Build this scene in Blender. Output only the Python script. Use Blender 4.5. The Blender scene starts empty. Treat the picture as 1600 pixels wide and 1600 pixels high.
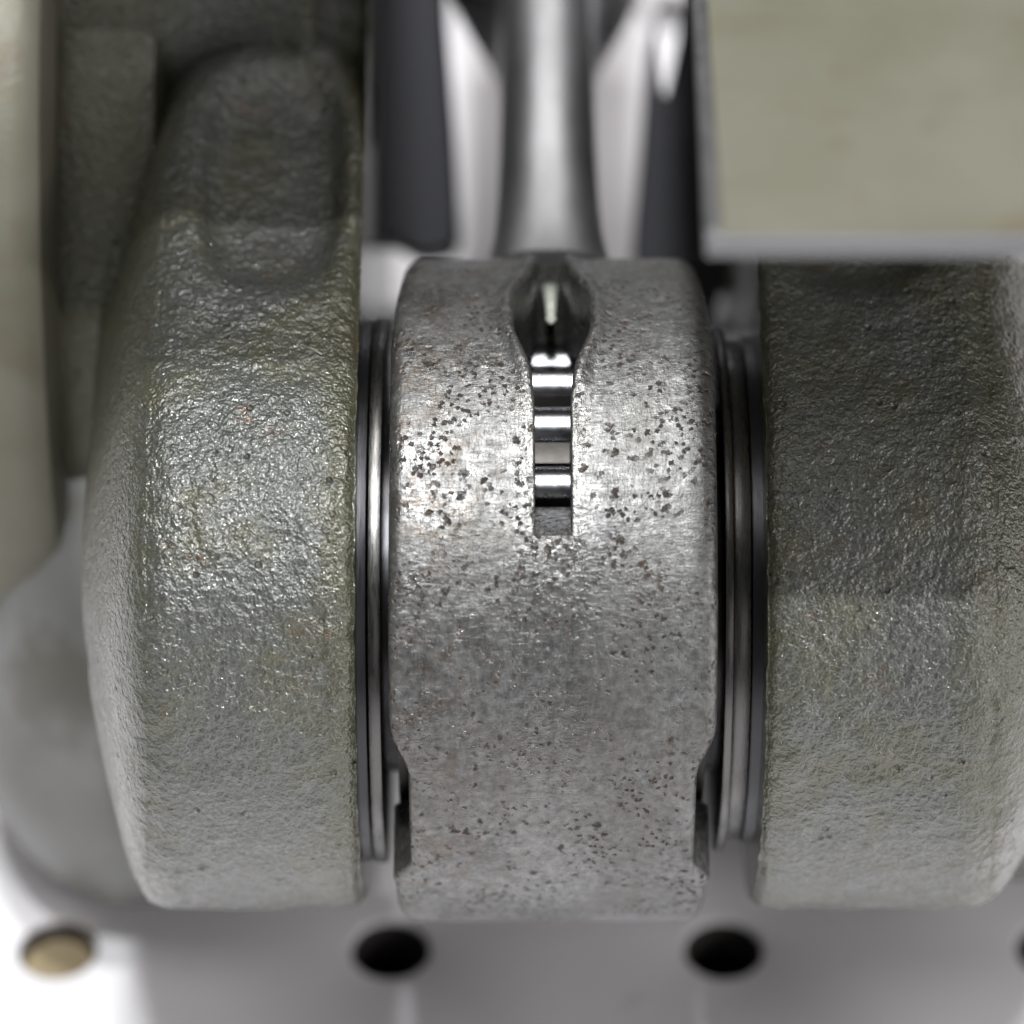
import bpy, bmesh, math, random
import numpy as np
from mathutils import Vector, noise
random.seed(7)
S = bpy.context.scene
COL = S.collection
S.unit_settings.system = 'METRIC'
S.unit_settings.scale_length = 0.01          # one unit is one centimetre

# ------------------------------------------------------------------ frame of the crank
ELEV = math.radians(41)
SE, CE = math.sin(ELEV), math.cos(ELEV)
H_PIN = 4.2                                   # height of the crankpin axis over the board
CU, CV, CD = -0.283, 0.553, 30.0              # camera in the crank frame
def P(u, v, w):
    """crank frame (u along the shaft, v and w across it) to world"""
    return (u, -w*CE + v*SE, H_PIN + w*SE + v*CE)
def on_board(px, py, h=0.0):
    du, dv = (px-800)/6561.0, (800-py)/6561.0
    # point = cam + t*(du, dv, -1)
    a = (CD*SE + CV*CE + H_PIN) - h
    b = -SE + dv*CE
    t = -a/b
    return P(CU+t*du, CV+t*dv, CD-t)

# ------------------------------------------------------------------ camera, world, lamps
cam_d = bpy.data.cameras.new('camera')
cam = bpy.data.objects.new('camera', cam_d); COL.objects.link(cam)
cam.location = P(CU, CV, CD)
cam.rotation_euler = (math.radians(90)-ELEV, 0, 0)
cam_d.sensor_width = 36; cam_d.lens = 36*30/7.316
cam_d.clip_start = 0.5; cam_d.clip_end = 2000
cam_d.dof.use_dof = True
cam_d.dof.focus_distance = CD-1.95
cam_d.dof.aperture_fstop = 0.175
S.camera = cam

W = bpy.data.worlds.new('World'); S.world = W; W.use_nodes = True
W.node_tree.nodes['Background'].inputs[0].default_value = (0.98, 0.98, 1.0, 1)
W.node_tree.nodes['Background'].inputs[1].default_value = 0.08
S.view_settings.view_transform = 'Standard'; S.view_settings.look = 'None'
S.view_settings.exposure = 0; S.view_settings.gamma = 1

def lamp(name, ang, dist, x, sx, sy, power, col):
    """overhead lamp; ang = elevation in degrees measured from the camera's side"""
    d = bpy.data.lights.new(name, 'AREA'); d.shape = 'RECTANGLE'; d.size = sx; d.size_y = sy
    d.energy = power; d.color = col
    o = bpy.data.objects.new(name, d); COL.objects.link(o)
    a = math.radians(ang)
    pos = Vector((x, -math.cos(a)*dist, H_PIN+math.sin(a)*dist))
    o.location = pos
    o.rotation_euler = (Vector((0, 0, H_PIN))-pos).to_track_quat('-Z', 'Y').to_euler()
    return o
lamp('ceiling_tube_front', 71, 100, -2.1, 4.6, 1.6, 56000, (0.96, 0.98, 1.0))
lamp('ceiling_tube_middle', 84, 100, -2.1, 4.6, 1.6, 56000, (0.96, 0.98, 1.0))
lamp('ceiling_tube_back', 104, 100, -1.0, 6.0, 2.2, 32000, (1.0, 0.98, 0.95))
lamp('overhead_fill', 82, 110, 0, 150, 40, 60000, (1.0, 0.97, 0.97))  # added soft fill, stands in for the room's light from above
def fill_lamp(name, pos, sx, sy, power, col):
    d = bpy.data.lights.new(name, 'AREA'); d.shape = 'RECTANGLE'; d.size = sx; d.size_y = sy
    d.energy = power; d.color = col
    o = bpy.data.objects.new(name, d); COL.objects.link(o); o.location = pos
    o.rotation_euler = (Vector((0, 0, 2))-Vector(pos)).to_track_quat('-Z', 'Y').to_euler()
fill_lamp('fill_front', (70, -150, 70), 150, 80, 25000, (1.0, 0.97, 0.98))  # added fill lamp, lifts the shaded board from the front
fill_lamp('fill_right', (140, -75, 62), 90, 70, 115000, (1.0, 0.97, 0.98))  # added fill lamp, brightens the board from the right

# ------------------------------------------------------------------ material helpers
def mat(name):
    m = bpy.data.materials.new(name); m.use_nodes = True
    nt = m.node_tree; b = nt.nodes['Principled BSDF']
    return m, nt, b
def N(nt, t, **kw):
    n = nt.nodes.new(t)
    for k, v in kw.items():
        if k in n.inputs: n.inputs[k].default_value = v
        else: setattr(n, k, v)
    return n
def L(nt, a, b): nt.links.new(a, b)
def coords(nt, scale=(1, 1, 1), loc=(0, 0, 0)):
    t = N(nt, 'ShaderNodeTexCoord'); mp = N(nt, 'ShaderNodeMapping')
    mp.inputs['Scale'].default_value = scale; mp.inputs['Location'].default_value = loc
    L(nt, t.outputs['Object'], mp.inputs['Vector']); return mp.outputs[0]
def noise_n(nt, vec, scale, detail=3, rough=0.55, dist=0.0):
    n = N(nt, 'ShaderNodeTexNoise'); n.inputs['Scale'].default_value = scale
    n.inputs['Detail'].default_value = detail; n.inputs['Roughness'].default_value = rough
    n.inputs['Distortion'].default_value = dist
    L(nt, vec, n.inputs['Vector']); return n.outputs['Fac']
def ramp(nt, fac, stops):
    r = N(nt, 'ShaderNodeValToRGB'); L(nt, fac, r.inputs[0])
    cr = r.color_ramp
    while len(cr.elements) > 1: cr.elements.remove(cr.elements[-1])
    cr.elements[0].position = stops[0][0]; c = stops[0][1]
    cr.elements[0].color = (c, c, c, 1) if isinstance(c, (int, float)) else (*c, 1)
    for p, c in stops[1:]:
        e = cr.elements.new(p); e.color = (c, c, c, 1) if isinstance(c, (int, float)) else (*c, 1)
    return r.outputs[0]
def mix(nt, fac, a, b):
    m = N(nt, 'ShaderNodeMix'); m.data_type = 'RGBA'
    for s, i in ((fac, 0), (a, 6), (b, 7)):
        if isinstance(s, (int, float)): m.inputs[i].default_value = s
        elif isinstance(s, tuple): m.inputs[i].default_value = (*s, 1)
        else: L(nt, s, m.inputs[i])
    return m.outputs[2]
def mth(nt, op, a, b=0.0):
    m = N(nt, 'ShaderNodeMath'); m.operation = op
    for s, i in ((a, 0), (b, 1)):
        if isinstance(s, (int, float)): m.inputs[i].default_value = s
        else: L(nt, s, m.inputs[i])
    return m.outputs[0]
def bump(nt, b, h, strength, dist, prev=None):
    n = N(nt, 'ShaderNodeBump'); n.inputs['Strength'].default_value = strength
    n.inputs['Distance'].default_value = dist
    L(nt, h, n.inputs['Height'])
    if prev: L(nt, prev, n.inputs['Normal'])
    L(nt, n.outputs[0], b.inputs['Normal']); return n.outputs[0]

def cast_mat(name, tint=(0.094, 0.098, 0.087)):
    m, nt, b = mat(name)
    c = coords(nt)
    big = noise_n(nt, c, 1.5, 4); mid = noise_n(nt, c, 7, 4); fine = noise_n(nt, c, 30, 3, .6)
    col = mix(nt, ramp(nt, fine, [(.3, 0.0), (.7, 1.0)]), tuple(t*.62 for t in tint), tuple(min(1, t*1.3) for t in tint))
    olive = mth(nt, 'MULTIPLY', ramp(nt, big, [(.47, 0.0), (.62, 1.0)]), ramp(nt, mid, [(.35, .2), (.6, 1.0)]))
    col = mix(nt, mth(nt, 'MULTIPLY', olive, .75), col, (0.092, 0.088, 0.050))
    c2 = coords(nt, loc=(7.3, 2.1, 4.4))
    # oily grime gathered along both edges of each web
    sp = N(nt, 'ShaderNodeSeparateXYZ'); L(nt, c, sp.inputs[0])
    ax = mth(nt, 'ABSOLUTE', sp.outputs[0])
    wob = mth(nt, 'ADD', ax, mth(nt, 'MULTIPLY', mth(nt, 'SUBTRACT', mid, .5), .7))
    edge = mth(nt, 'MAXIMUM', ramp(nt, mth(nt, 'SUBTRACT', wob, 1.0), [(.42, 1.0), (.62, 0.0)]), ramp(nt, mth(nt, 'SUBTRACT', wob, 2.0), [(.55, 0.0), (.95, 1.0)]))
    col = mix(nt, mth(nt, 'MULTIPLY', edge, .8), col, (0.062, 0.062, 0.032))
    rust = mth(nt, 'MULTIPLY', ramp(nt, noise_n(nt, c2, 2.6, 5, .7), [(.60, 0.0), (.68, 1.0)]), ramp(nt, noise_n(nt, c2, 22, 2), [(.42, 0.0), (.6, 1.0)]))
    col = mix(nt, mth(nt, 'MULTIPLY', rust, .8), col, (0.10, 0.055, 0.026))
    v = N(nt, 'ShaderNodeTexVoronoi'); v.inputs['Scale'].default_value = 7; L(nt, c2, v.inputs['Vector'])
    pit = ramp(nt, v.outputs['Distance'], [(.10, 1.0), (.19, 0.0)])
    pit = mth(nt, 'MULTIPLY', pit, ramp(nt, noise_n(nt, c, 2.2, 2), [(.5, 0.0), (.56, 1.0)]))
    col = mix(nt, mth(nt, 'MULTIPLY', pit, .6), col, (0.045, 0.045, 0.03))
    L(nt, col, b.inputs['Base Color'])
    b.inputs['Metallic'].default_value = .35
    L(nt, ramp(nt, mid, [(.3, .30), (.7, .48)]), b.inputs['Roughness'])
    b.inputs['Coat Weight'].default_value = .9; b.inputs['Coat Roughness'].default_value = .10
    h = mth(nt, 'ADD', noise_n(nt, c, 25, 2, .5, .3), mth(nt, 'MULTIPLY', noise_n(nt, c, 54, 1, .5), .4))
    h = mth(nt, 'SUBTRACT', h, mth(nt, 'MULTIPLY', pit, .8))
    nrm = bump(nt, b, h, 1.0, .021)
    L(nt, nrm, b.inputs['Coat Normal'])
    return m
M_CAST = cast_mat('cast_steel')

# forged connecting-rod steel with corrosion pits
m, nt, b = mat('forged_steel'); M_FORGED = m
c = coords(nt); c3 = coords(nt, loc=(3.1, 9.2, .7))
base = mix(nt, ramp(nt, noise_n(nt, c, 16, 5, .7), [(.35, 0.0), (.65, 1.0)]), (0.105, 0.105, 0.102), (0.23, 0.23, 0.225))
base = mix(nt, ramp(nt, noise_n(nt, c3, 1.4, 3), [(.4, 0.0), (.7, .55)]), base, (0.12, 0.115, 0.105))
def pits(scale, lo, hi, vec, mlo, mhi, mscale):
    v = N(nt, 'ShaderNodeTexVoronoi'); v.inputs['Scale'].default_value = scale
    d = N(nt, 'ShaderNodeVectorMath'); d.operation = 'ADD'; L(nt, vec, d.inputs[0])
    nn = N(nt, 'ShaderNodeTexNoise'); nn.inputs['Scale'].default_value = scale*2.2; L(nt, vec, nn.inputs['Vector'])
    sc = N(nt, 'ShaderNodeVectorMath'); sc.operation = 'SCALE'; sc.inputs['Scale'].default_value = .85/scale
    L(nt, nn.outputs['Color'], sc.inputs[0]); L(nt, sc.outputs[0], d.inputs[1]); L(nt, d.outputs[0], v.inputs['Vector'])
    p = ramp(nt, v.outputs['Distance'], [(lo, 1.0), (hi, 0.0)])
    return mth(nt, 'MULTIPLY', p, ramp(nt, noise_n(nt, vec, mscale, 3), [(mlo, 0.0), (mhi, 1.0)]))
p1 = pits(9, .10, .30, c, .48, .56, 2.3)
p2 = pits(19, .16, .36, c3, .47, .56, 2.2)
pit = mth(nt, 'MAXIMUM', p1, p2)
pc = mix(nt, ramp(nt, noise_n(nt, c3, 2.0, 2), [(.45, 0.0), (.6, 1.0)]), (0.046, 0.040, 0.033), (0.075, 0.050, 0.036))
sep = N(nt, 'ShaderNodeSeparateXYZ'); L(nt, c, sep.inputs[0])
brown = mth(nt, 'MULTIPLY', ramp(nt, noise_n(nt, c3, 5.5, 5, .7), [(.50, 0.0), (.60, 1.0)]),
            ramp(nt, mth(nt, 'ADD', mth(nt, 'MULTIPLY', sep.outputs[0], -.5), .3), [(.35, 0.0), (.7, 1.0)]))
base = mix(nt, mth(nt, 'MULTIPLY', brown, .55), base, (0.105, 0.082, 0.063))
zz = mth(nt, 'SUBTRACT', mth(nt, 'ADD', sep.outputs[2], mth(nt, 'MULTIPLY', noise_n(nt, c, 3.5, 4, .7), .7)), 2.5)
bounce = ramp(nt, zz, [(.38, 1.0), (.95, 0.0)])  # lighter bottom: light reflected off the board, painted into the base colour
base = mix(nt, mth(nt, 'MULTIPLY', bounce, .7), base, (0.40, 0.40, 0.41))
base = mix(nt, pit, base, pc)
L(nt, base, b.inputs['Base Color'])
b.inputs['Metallic'].default_value = .75
r = ramp(nt, noise_n(nt, c, 9, 4, .7), [(.3, .34), (.7, .54)])
# hands have worn the lips of the slot and one patch left of it smooth
ax = mth(nt, 'ABSOLUTE', mth(nt, 'ADD', sep.outputs[0], .012))
worn = mth(nt, 'MAXIMUM', ramp(nt, ax, [(.16, 1.0), (.36, 0.0)]),
           mth(nt, 'MULTIPLY', ramp(nt, noise_n(nt, c3, 2.4, 3), [(.45, 0.0), (.6, 1.0)]), ramp(nt, mth(nt, 'ADD', sep.outputs[0], 1.0), [(.5, 1.0), (.95, 0.0)])))
r = mth(nt, 'SUBTRACT', r, mth(nt, 'MULTIPLY', worn, .20))
L(nt, mth(nt, 'ADD', r, mth(nt, 'MULTIPLY', pit, .3)), b.inputs['Roughness'])
# short hammer and polishing scratches in two directions
cs1 = coords(nt, scale=(1, .25, .25)); cs2 = coords(nt, scale=(.3, 1, 1))
sc1 = noise_n(nt, cs1, 42, 2, .5, 1.5); sc2 = noise_n(nt, cs2, 30, 3, .6, 2.0)
h = mth(nt, 'ADD', mth(nt, 'MULTIPLY', sc1, .35), mth(nt, 'MULTIPLY', sc2, .4))
h = mth(nt, 'ADD', h, mth(nt, 'MULTIPLY', noise_n(nt, c, 13, 3), .9))
h = mth(nt, 'SUBTRACT', h, mth(nt, 'MULTIPLY', pit, 1.0))
bump(nt, b, h, .85, .013)

def steel(name, col, rough, metal=1.0, streak=None, var=.06):
    m, nt, b = mat(name)
    b.inputs['Metallic'].default_value = metal
    c = coords(nt, scale=streak or (1, 1, 1))
    n = noise_n(nt, c, 14, 4, .6)
    L(nt, mix(nt, n, tuple(x*.75 for x in col), tuple(min(1, x*1.2) for x in col)), b.inputs['Base Color'])
    L(nt, ramp(nt, n, [(.3, rough-var), (.7, rough+var)]), b.inputs['Roughness'])
    bump(nt, b, n, .25, .004)
    return m
M_SHANK = steel('polished_shank_steel', (0.66, 0.66, 0.68), .38, streak=(.25, .08, .08), var=.02)
M_WASH = steel('washer_steel', (0.13, 0.127, 0.123), .3, streak=(6, .6, .6))
M_PIN = steel('ground_steel', (0.06, 0.06, 0.064), .34, streak=(8, .5, .5))
M_ROLL = steel('roller_steel', (0.15, 0.152, 0.16), .28, var=.03)
M_CAGE = steel('cage_bronze_grey', (0.06, 0.058, 0.055), .35)
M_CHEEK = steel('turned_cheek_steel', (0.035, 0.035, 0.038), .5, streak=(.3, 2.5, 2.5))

def olive_mat(name, c1, c2, c3, rough=.5, metal=.3):
    m, nt, b = mat(name)
    c = coords(nt)
    col = mix(nt, ramp(nt, noise_n(nt, c, .9, 3), [(.35, 0.0), (.65, 1.0)]), c1, c2)
    col = mix(nt, ramp(nt, noise_n(nt, coords(nt, loc=(5, 1, 2)), 1.3, 3), [(.56, 0.0), (.68, .8)]), col, c3)
    L(nt, col, b.inputs['Base Color'])
    b.inputs['Metallic'].default_value = metal; b.inputs['Roughness'].default_value = rough
    bump(nt, b, noise_n(nt, c, 18, 4), .5, .01)
    return m
M_OLIVE = olive_mat('oiled_olive_steel', (0.145, 0.14, 0.10), (0.175, 0.17, 0.132), (0.14, 0.12, 0.085))
M_DRUM = olive_mat('drum_steel', (0.15, 0.15, 0.135), (0.20, 0.20, 0.195), (0.125, 0.12, 0.10), .5, .3)
M_RIM = steel('machined_rim_steel', (0.2, 0.2, 0.205), .5)

m, nt, b = mat('white_board'); M_BOARD = m
c = coords(nt)
col = mix(nt, ramp(nt, noise_n(nt, c, .35, 3), [(.35, 0.0), (.7, 1.0)]), (0.84, 0.82, 0.835), (0.89, 0.88, 0.895))
smear = mth(nt, 'MULTIPLY', ramp(nt, noise_n(nt, c, 2.2, 5, .7), [(.60, 0.0), (.70, 1.0)]), .35)
col = mix(nt, smear, col, (0.50, 0.44, 0.36))
L(nt, col, b.inputs['Base Color']); b.inputs['Roughness'].default_value = .35
b.inputs['Coat Weight'].default_value = .3; b.inputs['Coat Roughness'].default_value = .2
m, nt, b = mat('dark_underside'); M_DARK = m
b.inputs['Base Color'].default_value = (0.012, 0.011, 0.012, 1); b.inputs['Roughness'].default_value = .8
m, nt, b = mat('tan_cork'); M_TAN = m
c = coords(nt)
L(nt, mix(nt, noise_n(nt, c, 9, 4), (0.27, 0.21, 0.12), (0.38, 0.31, 0.19)), b.inputs['Base Color']); b.inputs['Roughness'].default_value = .7
m, nt, b = mat('pale_glint'); M_GLINT = m  # pale metallic colour for the painted glint in the slot throat
b.inputs['Base Color'].default_value = (0.80, 0.84, 0.72, 1); b.inputs['Roughness'].default_value = .08
b.inputs['Metallic'].default_value = .6

# ------------------------------------------------------------------ mesh helpers
def obj(name, verts, faces, material, parent=None, smooth=True, angle=35):
    me = bpy.data.meshes.new(name)
    me.from_pydata([tuple(p) for p in verts], [], faces); me.update()
    bm = bmesh.new(); bm.from_mesh(me)
    bmesh.ops.recalc_face_normals(bm, faces=bm.faces)
    bm.to_mesh(me); bm.free()
    if smooth:
        me.polygons.foreach_set('use_smooth', [True]*len(me.polygons))
        me.set_sharp_from_angle(angle=math.radians(angle))
    me.materials.append(material)
    o = bpy.data.objects.new(name, me); COL.objects.link(o)
    if parent: o.parent = parent
    return o
def tag(o, label=None, cat=None, group=None, kind=None):
    for k, v in (('label', label), ('category', cat), ('group', group), ('kind', kind)):
        if v: o[k] = v
    return o
def empty(name, label, cat, group=None):
    o = bpy.data.objects.new(name, None); COL.objects.link(o); o.empty_display_size = .5
    return tag(o, label, cat, group)
def grid_faces(nr, nc, close_r=False, close_c=False, off=0):
    f = []
    for i in range(nr if close_r else nr-1):
        for j in range(nc if close_c else nc-1):
            a = i*nc+j; b_ = i*nc+(j+1) % nc; c_ = ((i+1) % nr)*nc+(j+1) % nc; d = ((i+1) % nr)*nc+j
            f.append((off+a, off+b_, off+c_, off+d))
    return f
def polar(u, R, th, cv=0., cw=0.):
    return P(u, cv+R*math.sin(th), cw+R*math.cos(th))
def lathe(name, prof, material, parent, cv=0., cw=0., n=160, closed=True, wob=0.):
    """prof: list of (u, R); axis parallel to the shaft through (cv, cw)"""
    V = []
    for i in range(n):
        th = 2*math.pi*i/n
        for (u, R) in prof:
            k = wob*noise.noise(Vector((u*2, math.sin(th)*3, math.cos(th)*3))) if wob else 0
            V.append(polar(u, R+k, th, cv, cw))
    F = grid_faces(n, len(prof), True, closed)
    if not closed:
        F.append([i*len(prof) for i in range(n)]); F.append([i*len(prof)+len(prof)-1 for i in range(n)])
    return obj(name, V, F, material, parent)
def ring_profile(u0, u1, R, r_in, bev=.02):
    return [(u0, r_in), (u0, R-bev), (u0+bev*.3, R-bev*.3), (u0+bev, R), (u1-bev, R), (u1-bev*.3, R-bev*.3), (u1, R-bev), (u1, r_in)]
def prism(name, pts, w0, w1, material, parent, bev=.04, label=None):
    """polygon in (u, v) at depths w0..w1, softened edges"""
    n = len(pts)
    V = [P(u, v, w0) for u, v in pts]+[P(u, v, w1) for u, v in pts]
    F = [list(range(n)), list(range(n, 2*n))]+[(i, (i+1) % n, n+(i+1) % n, n+i) for i in range(n)]
    o = obj(name, V, F, material, parent, True, 40)
    m = o.modifiers.new('bevel', 'BEVEL'); m.width = bev; m.segments = 3; m.limit_method = 'ANGLE'; m.angle_limit = math.radians(40)
    if label: o['label'] = label
    return o
def px(x, y, w):
    s = 6561.0/(CD-w)
    return (CU+(x-800)/s, CV+(800-y)/s)

# ------------------------------------------------------------------ the perforated board
p_hole = [on_board(x, 1481) for x in (95, 610, 1135)]
PITCH = (p_hole[2][0]-p_hole[0][0])/2; hx0, hy0 = p_hole[1][0], p_hole[1][1]
R_H = .31
V, F = [], []
def cell(cx, cy, hole=True):
    h = PITCH/2
    if not hole:
        o_ = len(V); V.extend([(cx-h, cy-h, 0), (cx+h, cy-h, 0), (cx+h, cy+h, 0), (cx-h, cy+h, 0)]); F.append((o_, o_+1, o_+2, o_+3)); return
    n = 40; o_ = len(V)
    sq, lip, r0, r1 = [], [], [], []
    for k in range(n):
        a = 2*math.pi*k/n; c_, s_ = math.cos(a), math.sin(a); q = h/max(abs(c_), abs(s_))
        sq.append((cx+c_*q, cy+s_*q, 0)); lip.append((cx+c_*(R_H+.05), cy+s_*(R_H+.05), 0))
        r0.append((cx+c_*(R_H+.012), cy+s_*(R_H+.012), -.015)); r1.append((cx+c_*R_H, cy+s_*R_H, -.05))
    wl = [(p[0], p[1], -.45) for p in r1]
    for rg in (sq, lip, r0, r1, wl): V.extend(rg)
    for j in range(4):
        for k in range(n):
            F.append((o_+j*n+k, o_+j*n+(k+1) % n, o_+(j+1)*n+(k+1) % n, o_+(j+1)*n+k))
for i in range(-9, 10):
    for j in range(-3, 14):
        cell(hx0+i*PITCH, hy0+j*PITCH)
board = obj('perforated_board', V, F, M_BOARD, None, True, 30)
m, nt, b = mat('shaded_hole_wall'); b.inputs['Base Color'].default_value = (0.03, 0.026, 0.024, 1); b.inputs['Roughness'].default_value = .8  # walls coloured near black to paint the shade inside the holes
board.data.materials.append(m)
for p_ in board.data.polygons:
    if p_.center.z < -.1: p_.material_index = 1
# far plain margin of the same board
xa, xb = hx0-9.5*PITCH, hx0+9.5*PITCH; ya, yb = hy0-3.5*PITCH, hy0+13.5*PITCH
B = 150
V = [(-B, -B, 0), (B, -B, 0), (B, B, 0), (-B, B, 0), (xa, ya, 0), (xb, ya, 0), (xb, yb, 0), (xa, yb, 0)]
F = [(0, 1, 5, 4), (1, 2, 6, 5), (2, 3, 7, 6), (3, 0, 4, 7)]
tag(board, 'white board with a row of round holes under the crankshaft', None, None, 'structure')
mg = obj('board_margin', V, F, M_BOARD, None, False); mg['kind'] = 'structure'
mg['label'] = 'plain white outer part of the board'
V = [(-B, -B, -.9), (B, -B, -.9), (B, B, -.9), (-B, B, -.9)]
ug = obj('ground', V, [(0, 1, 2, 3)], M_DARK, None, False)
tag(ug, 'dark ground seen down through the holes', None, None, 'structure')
# tan disc sitting in the left hole
n = 40; cx, cy = hx0-PITCH, hy0
V = [(cx+.285*math.cos(2*math.pi*k/n)*(1-.012*(k % 3)), cy+.285*math.sin(2*math.pi*k/n), z) for z in (-.20, -.9) for k in range(n)]
F = [list(range(n)), list(range(n, 2*n))]+[(k, (k+1) % n, n+(k+1) % n, n+k) for k in range(n)]
plug = obj('tan_plug', V, F, M_TAN, None, True)
tag(plug, 'round tan plug sunk in the leftmost hole of the white board', 'plug')

# ------------------------------------------------------------------ crankshaft
crank = empty('crankshaft', 'rough grey cast crankshaft with two thick olive-stained webs, lying across the white board', 'crankshaft')

def outline(front_n=520):
    """closed outline (v, w, nv, nw) of a web: round nose about the pin, long upper face, back"""
    R = 2.27; pts = []
    def arc(cv, cw, r, a0, a1, n):
        for k in range(n):
            a = math.radians(a0+(a1-a0)*k/(n-1)); pts.append((cv+r*math.sin(a), cw+r*math.cos(a), math.sin(a), math.cos(a)))
    def seg(a, b, nv, nw, n):
        for k in range(1, n):
            t = k/n; pts.append((a[0]+(b[0]-a[0])*t, a[1]+(b[1]-a[1])*t, nv, nw))
    arc(0, 0, R, -100, 38, 330)
    a = math.radians(38); nv, nw = math.sin(a), math.cos(a)
    p0 = (R*nv, R*nw); ln = 4.3
    p1 = (p0[0]+ln*nw, p0[1]-ln*nv)
    seg(p0, p1, nv, nw, 290)
    r2 = .55; c2 = (p1[0]-r2*nv, p1[1]-r2*nw)
    arc(c2[0], c2[1], r2, 38, 100, 50)
    p2 = pts[-1]
    seg((p2[0], p2[1]), (p2[0]-.2, -6.0), math.sin(math.radians(100)), math.cos(math.radians(100)), 30)
    arc(p2[0]-2.2, -6.2, 2.0, 100, 260, 24)
    p3 = pts[-1]
    q = (R*math.sin(math.radians(-100)), R*math.cos(math.radians(-100)))
    seg((p3[0], p3[1]), q, math.sin(math.radians(-100)), math.cos(math.radians(-100)), 24)
    return pts
OUT = outline()
def web(side, u_in, u_out, u_neck, seed):
    cols = []
    s = side
    # (u, inset, rough weight)
    cols += [(u_in, 1.7, 0), (u_in, .6, 0), (u_in, .16, 0), (u_in, .07, .2), (u_in+s*.012, .03, .5), (u_in+s*.035, .008, .8)]
    nP = 105
    for k in range(nP+1):
        t = k/nP; u = u_in+s*.06+(u_out-u_in-s*.06)*t
        cols.append((u, .0, 1))
    nS = 52                                     # flank: rounds over and falls away from the face
    for k in range(1, nS+1):
        t = k/nS; cols.append((u_out+(u_neck-u_out)*t, (1.15*t**1.6), 1-.5*t))
    cols += [(u_neck+s*.04, 1.3, .2), (u_neck+s*.05, 1.5, 0), (u_neck+s*.05, 1.8, 0)]
    V = []
    o3 = Vector((seed*3.7, seed*1.3, seed*2.2))
    for i, (v, w, nv, nw) in enumerate(OUT):
        th = math.atan2(v, w)
        vis = (w > -1.5)
        # shallow pocket near the upper end of the face
        for (u, d, rw) in cols:
            uu = u
            f = (u-u_out)/(u_neck-u_out) if (u-u_out)*s > 0 else 0
            if f > 0 and th < 0:                # the neck narrows towards the bottom
                uu = u_out+(u-u_out)*(1-.38*min(1, (-th/1.4))**1.8)
            if th < -.5 and abs(u-u_in) > .2: uu += s*.13*min(1, (-th-.5)/.8)*min(1, abs(u-u_in)-.2)
            dd = d
            e = abs((u-u_in)/(u_out-u_in))
            if 0 < (u-u_in)*s and e >= 1: dd += .05*max(0, 1-d/.4)
            if 0 < (u-u_in)*s and e < 1:
                # bottom corners round off
                k_ = max(0, (-th-1.1))*.0
                dd += k_
                # long soft crowning of the casting
                dd += .05*max(0, (abs(e-.5)-.36)/.14)**2
                pv = (v-2.95)/.78; pu = (e-.46)/.33
                q = (abs(pv)**3+abs(pu)**3)
                dd += .16/(1+math.exp(min(40, (q-1)*4)))
            if 0 < (u-u_in)*s and v > 2.4 and d < 1.2:   # arched upper end of the raised face
                q2 = ((v-2.4)/1.42)**2.6+abs((min(e, 1.3)-.5)/.56)**2.6
                t2 = min(1, max(0, (q2-.8)/1.6)); t3 = min(1, (v-2.4)/1.0); dd += .42*t2*t2*(3-2*t2)*t3*t3*(3-2*t3)
            if vis and rw:
                pnt = Vector((u, v, w))
                n1 = noise.noise(pnt*1.6+o3)*.025+noise.noise(pnt*6+o3)*.012
                n2 = noise.noise(pnt*11+o3)*.007+noise.noise(pnt*25+o3)*.007
                dd -= rw*(n1+n2)
                if abs(u-u_in) < .05: uu += s*.012*noise.noise(pnt*9+o3)
            V.append(P(uu, v-nv*dd, w-nw*dd))
    nr, nc = len(OUT), len(cols)
    F = grid_faces(nr, nc, True, False)
    F.append([i*nc for i in range(nr)]); F.append([i*nc+nc-1 for i in range(nr)])
    o = obj('web', V, F, M_CAST, crank, True, 60)
    return o
wl = web(-1, -1.326, -2.70, -3.22, 1); wl['label'] = 'left crank web with a shallow pocket in its dark upper face'
wr = web(1, 1.41, 2.92, 3.75, 5); wr['label'] = 'right crank web, shaded by the block above it'

# pin, bosses and journals
lathe('crank_pin', [(-1.9, .05), (-1.9, 1.30), (1.9, 1.30), (1.9, .05)], M_PIN, crank)
lathe('pin_boss', ring_profile(-1.62, -1.262, 1.93, .3, .008), M_PIN, crank)
lathe('pin_boss', ring_profile(1.335, 1.70, 1.80, .3, .012), M_PIN, crank)
# drum on the left, with its rounded shoulder and bright rim
def shoulder(u0, u1, R, r, s, n=24):
    pr = [(u0, .3), (u0, R)]
    for k in range(n+1):
        a = math.pi/2*k/n; pr.append((u1-s*r*(1-math.sin(a)), R-r*1.25*(1-math.cos(a))))
    pr.append((u1, .3)); return pr
dl = lathe('journal_drum', shoulder(-2.9, -4.45, 2.5, 1.15, -1), M_DRUM, crank, -.05, -3.4, 200, True, .02)
dl['label'] = 'smooth grey drum left of the left web'
dr = lathe('journal_drum', shoulder(3.1, 4.9, 2.25, 1.0, 1), M_DRUM, crank, -.05, -2.6, 200, True, .02)
fl = lathe('flange', ring_profile(-4.7, -3.56, 4.25, .4, .25), M_OLIVE, crank, 3.25, -3.9, 240)
fl['label'] = 'olive flange at the left edge'
lathe('journal_collar', ring_profile(-3.75, -2.8, 3.75, .4, .2), M_CAST, crank, 3.25, -3.9, 200)
lathe('main_journal', [(-6.5, .05), (-6.5, 1.5), (-3.7, 1.5), (-3.7, .05)], M_PIN, crank, 3.2, -3.9, 96)

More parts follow.
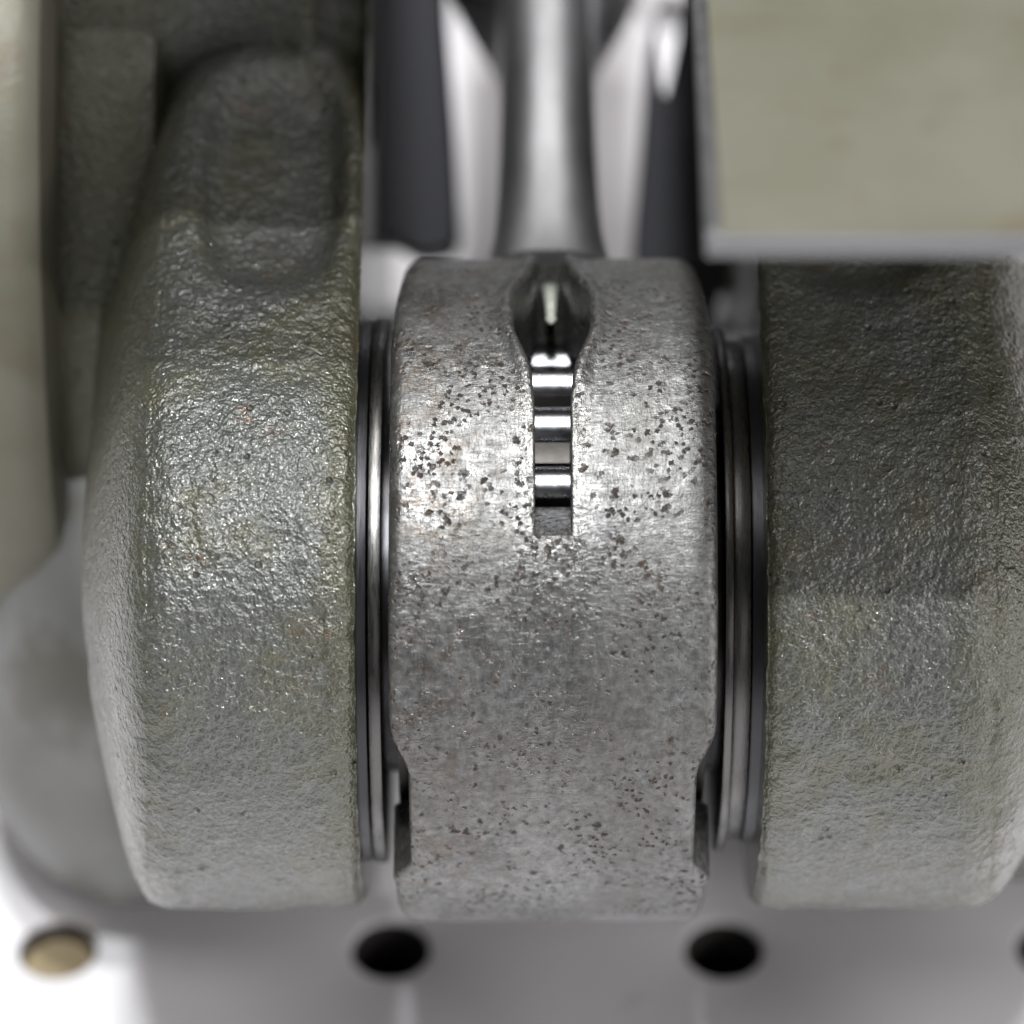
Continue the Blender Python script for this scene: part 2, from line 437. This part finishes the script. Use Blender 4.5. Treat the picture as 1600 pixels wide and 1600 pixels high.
# inner cheeks behind the big end
WC = -3.6
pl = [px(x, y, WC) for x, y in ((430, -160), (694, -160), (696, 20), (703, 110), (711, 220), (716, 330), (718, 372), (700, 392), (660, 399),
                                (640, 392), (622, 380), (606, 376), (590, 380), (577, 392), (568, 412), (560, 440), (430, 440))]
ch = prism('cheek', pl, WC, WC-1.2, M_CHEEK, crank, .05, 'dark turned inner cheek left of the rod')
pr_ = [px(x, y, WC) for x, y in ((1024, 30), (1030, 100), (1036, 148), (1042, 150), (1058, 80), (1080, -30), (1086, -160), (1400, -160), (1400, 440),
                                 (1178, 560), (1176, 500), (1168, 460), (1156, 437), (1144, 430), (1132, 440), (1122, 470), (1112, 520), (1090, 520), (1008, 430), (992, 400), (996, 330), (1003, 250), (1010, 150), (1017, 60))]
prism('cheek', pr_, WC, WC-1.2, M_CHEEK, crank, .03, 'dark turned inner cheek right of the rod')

# big overhanging counterweight plate upper right: horizontal top, machined rim
def plate(name, x0, x1, y0, y1, z0, z1, material, parent, bev, rot=0):
    V = [(x, y, z) for z in (z0, z1) for x, y in ((x0, y0), (x1, y0), (x1, y1+0), (x0, y1))]
    F = [(0, 1, 2, 3), (4, 5, 6, 7)]+[(i, (i+1) % 4, 4+(i+1) % 4, 4+i) for i in range(4)]
    o = obj(name, V, F, material, parent, True, 40)
    m = o.modifiers.new('bevel', 'BEVEL'); m.width = bev; m.segments = 4; m.limit_method = 'ANGLE'
    return o
def world_at(x, y, w):
    u, v = px(x, y, w); return P(u, v, w)
c0 = world_at(1106, 398, 5.7)
cw_ = plate('counterweight', c0[0], c0[0]+2.7, c0[1], c0[1]+9, c0[2], c0[2]+.12, M_OLIVE, crank, .05)
cw_['label'] = 'pale olive beige counterweight plate, out of focus at the upper right'
# bright machined rim: front strip and left strip, a hair proud of the plate
rim = plate('plate_rim', c0[0]-.012, c0[0]+2.7, c0[1]-.02, c0[1]+.03, c0[2]-.01, c0[2]+.135, M_RIM, cw_, .012)
rim2 = plate('plate_rim', c0[0]-.016, c0[0]+.08, c0[1]+.035, c0[1]+9, c0[2]+.02, c0[2]+.13, M_RIM, cw_, .012)
# the neck that carries it, far behind under the plate
plate('counterweight_neck', c0[0]+1.2, c0[0]+2.5, c0[1]+5.0, c0[1]+8.6, 1.0, c0[2]-.001, M_CHEEK, crank, .1)

cl_ = P(-4.2, 5.25, 5.6)
plate('counterweight', -3.62, -1.25, cl_[1], cl_[1]+7, cl_[2], cl_[2]+.14, M_OLIVE, crank, .05)  # unseen plate added above the view to shade the left web's top
plate('counterweight_neck', -3.9, -1.69, cl_[1]+3.6, cl_[1]+6.6, 1.0, cl_[2]-.001, M_CAST, crank, .1)
# ------------------------------------------------------------------ connecting rod
rod = empty('connecting_rod', 'pitted grey steel connecting rod, its slotted big end between the two crank webs', 'connecting rod')
UC = -.012; RB, RI = 2.36, 1.76
def xe(th):
    """half width of the big end as a function of the angle (degrees)"""
    t = math.degrees(th)
    def sm(a, b, x):
        q = min(1, max(0, (x-a)/(b-a))); return q*q*(3-2*q)
    notch = sm(22.0, 32, -t)*(1-sm(52, 58, -t)) if t < 0 else 0
    h = 1.088-.125*notch
    if t < -56: h -= .02*sm(56, 62, -t)
    h -= .05*sm(48, 80, t)
    return h
def ws(t):
    """half width of the oil slot (degrees)"""
    if t < 9.6: return 0.0
    base = .119
    if t > 33: base = .119
    def lerp(pts, x):
        for (a, fa), (b_, fb) in zip(pts, pts[1:]):
            if a <= x <= b_:
                q = (x-a)/(b_-a); q = q*q*(3-2*q); return fa+(fb-fa)*q
        return pts[-1][1]
    if t <= 33: return base
    return lerp([(33, .119), (38, .135), (52, .263), (58, .262), (72, .125), (80, .10), (91, .09), (97, .0), (122, .0)], t)
def lip(t):
    if t < 9.6: return 0.0
    if t < 33: return .018
    return .018+.022*min(1, (t-33)/16)
ang = [x for x in np.arange(-180, 9.4, 1.2)]+[9.40, 9.598, 9.602]+list(np.arange(10.0, 122, .5))+[122.0-1e-3, 122.001]+list(np.arange(123.5, 180, 1.5))
V, F = [], []
NR = 46
def half_section(s, th):
    t = math.degrees(th); w_ = ws(t) if t < 122 else 0.0; l_ = min(lip(t) if w_ > 0 else 0, .09)
    X = xe(th); out = []
    rc = .10+.05*max(0, min(1, (t-45)/35)) if t > 0 else .07
    if t < -62: rc = .07+.10*min(1, (-62-t)/25)
    out.append((X, RI)); out.append((X, RI+.2))
    for k in range(7):
        a = math.pi/2*k/6; out.append((X-rc+rc*math.cos(a), RB-rc+rc*math.sin(a)))
    x0, x1 = X-rc, w_+l_
    for k in range(1, NR): out.append((x0+(x1-x0)*k/NR, RB))
    for k in range(7):
        a = math.pi/2*k/6; out.append((w_+l_-l_*math.sin(a), RB-l_*(1-math.cos(a))))
    out.append((w_, RB-.22)); out.append((w_, RI))
    return [(UC+s*x, r_) for x, r_ in out]
for s in (1, -1):
    off = len(V); sec_n = None
    for t in ang:
        th = math.radians(t); sec = half_section(s, th); sec_n = len(sec)
        for (u, R) in sec:
            if R > RB-.3 and -100 < t < 100:
                pnt = Vector((u, R*math.sin(th), R*math.cos(th)))
                R += .008*noise.noise(pnt*1.7)+.0035*noise.noise(pnt*7)
            if R > RB-.06 and 30 < t < 92:      # slightly raised, rolled rim round the teardrop
                dd = max(0, abs(u-UC)-ws(t)); k_ = min(1, (t-30)/12)*min(1, (92-t)/6)
                R += .030*k_*math.exp(-((dd-.045)/.06)**2)
            V.append(polar(u, R, th))
    F += grid_faces(len(ang), sec_n, True, False, off)
    # inner bore strip
    for i in range(len(ang)):
        a = off+i*sec_n; b_ = off+i*sec_n+sec_n-1; j = (i+1) % len(ang)
        F.append((a, b_, off+j*sec_n+sec_n-1, off+j*sec_n))
# end wall of the slot, sloping inwards
o_ = len(V)
t0, t1 = math.radians(9.62), math.radians(19.5)
nn = 8
for k in range(nn+1):
    q = k/nn
    for s in (-1, 1): V.append(polar(UC+s*.1195, RB-.003-(RB-RI)*q, t0+(t1-t0)*q))
for k in range(nn): F.append((o_+2*k, o_+2*k+1, o_+2*k+3, o_+2*k+2))
be = obj('big_end', V, F, M_FORGED, rod, True, 38)
be['label'] = 'pitted big end with an oil slot that opens into a teardrop'

# shank
PHI = math.radians(127); AV, AW = math.sin(PHI), math.cos(PHI); NV, NW = math.sin(PHI-math.pi/2), math.cos(PHI-math.pi/2)
V = []; NS = 72
arows = list(np.linspace(2.12, 3.2, 30))+list(np.linspace(3.3, 11.0, 50))
for a in arows:
    hw = .36+.17*math.exp(-max(0, a-2.1)/.5)+.50*(lambda q: q*q*(3-2*q))(max(0, min(1, (a-5.3)/1.5)))
    hn = 1.18+.12*math.exp(-max(0, a-1.9)/.45)-.03*(a-2)
    ex = 3.2
    for k in range(NS):
        q = 2*math.pi*k/NS; c_, s_ = math.cos(q), math.sin(q)
        x = hw*math.copysign(abs(c_)**(2/2.6), c_); nn_ = hn*math.copysign(abs(s_)**(2/6.0), s_)
        V.append(P(UC+x, a*AV+nn_*NV, a*AW+nn_*NW))
F = grid_faces(len(arows), NS, False, True)
F.append(list(range(NS))); F.append([len(V)-NS+k for k in range(NS)])
obj('shank', V, F, M_SHANK, rod, True, 50)
lathe('small_end', ring_profile(UC-.75, UC+.75, 1.5, .85, .06), M_SHANK, rod, 11.9*AV, 11.9*AW, 96)

# ------------------------------------------------------------------ needle bearing inside the slot
brg = empty('needle_bearing', 'caged roller bearing seen through the oil slot of the big end', 'bearing')
NB = 20; R_C, R_R = 1.585, .16; th0 = 26.5
def roller_mesh():
    V = []; prof = [(-.95, 0.001), (-.95, R_R-.02), (-.93, R_R), (.93, R_R), (.95, R_R-.02), (.95, .001)]; n = 28
    for i in range(n):
        a = 2*math.pi*i/n
        for (u, r_) in prof: V.append((u, r_*math.cos(a), r_*math.sin(a)))
    return V, grid_faces(n, len(prof), True, False)
V, F = roller_mesh()
r0 = obj('roller', V, F, M_ROLL, brg, True)
for k in range(NB):
    o = r0 if k == 0 else r0.copy()
    if k: COL.objects.link(o); o.parent = brg
    th = math.radians(th0+18*k)
    o.location = P(UC, R_C*math.sin(th), R_C*math.cos(th))
def add_arc_box(V, F, u0, u1, r0_, r1_, a0, a1, n):
    o_ = len(V)
    for i in range(n+1):
        a = a0+(a1-a0)*i/n
        for (u, r_) in ((u0, r0_), (u0, r1_), (u1, r1_), (u1, r0_)): V.append(polar(u, r_, a))
    for i in range(n):
        for j in range(4): F.append((o_+i*4+j, o_+i*4+(j+1) % 4, o_+(i+1)*4+(j+1) % 4, o_+(i+1)*4+j))
    F.append((o_, o_+1, o_+2, o_+3)); F.append((o_+4*n, o_+4*n+1, o_+4*n+2, o_+4*n+3))
V, F = [], []
for k in range(NB):
    a = math.radians(th0+18*k+9); hb = math.radians(3.0)
    add_arc_box(V, F, UC-.98, UC+.98, 1.50, 1.65, a-hb, a+hb, 3)
add_arc_box(V, F, UC-1.05, UC-.985, 1.48, 1.70, 0, 2*math.pi-.0001, 96)
add_arc_box(V, F, UC+.985, UC+1.05, 1.48, 1.70, 0, 2*math.pi-.0001, 96)
cg = obj('cage', V, F, M_CAGE, brg, True, 30)

# pale solid standing in for a bright glint in the throat of the slot
V, F = [], []
n = 16; rows = 26
for i in range(rows):
    q = i/(rows-1); th = math.radians(92-25*q); R = 2.16-.13*q
    rr = .058-.026*q
    if q > .86: rr = .040*math.sqrt(max(0.02, 1-((q-.93)/.075)**2))
    for k in range(n):
        a = 2*math.pi*k/n; V.append(polar(UC+rr*math.cos(a), R+rr*.6*math.sin(a), th))
F = grid_faces(rows, n, False, True); F.append(list(range(n))); F.append([len(V)-n+k for k in range(n)])
oil = obj('glint_streak', V, F, M_GLINT, None, True)
tag(oil, 'pale shiny streak modelled as a glint in the throat of the teardrop slot', 'glint')

# ------------------------------------------------------------------ thrust washers
def washer(name, rings, label, parts=()):
    w = empty(name, label, 'washer', None)
    for nm, u0, u1, R in rings:
        lathe(nm, ring_profile(u0, u1, R, 1.32, .007), M_WASH, w, 0, 0, 200)
    return w
washer('thrust_washer', [('ring', -1.250, -1.165, 1.945)], 'thin dark steel thrust washer between the left web and the big end')
washer('thrust_washer', [('ring', 1.150, 1.208, 1.86), ('spacer', 1.211, 1.330, 1.77)],
       'wider dark thrust washer with spacer ring between the big end and right web')
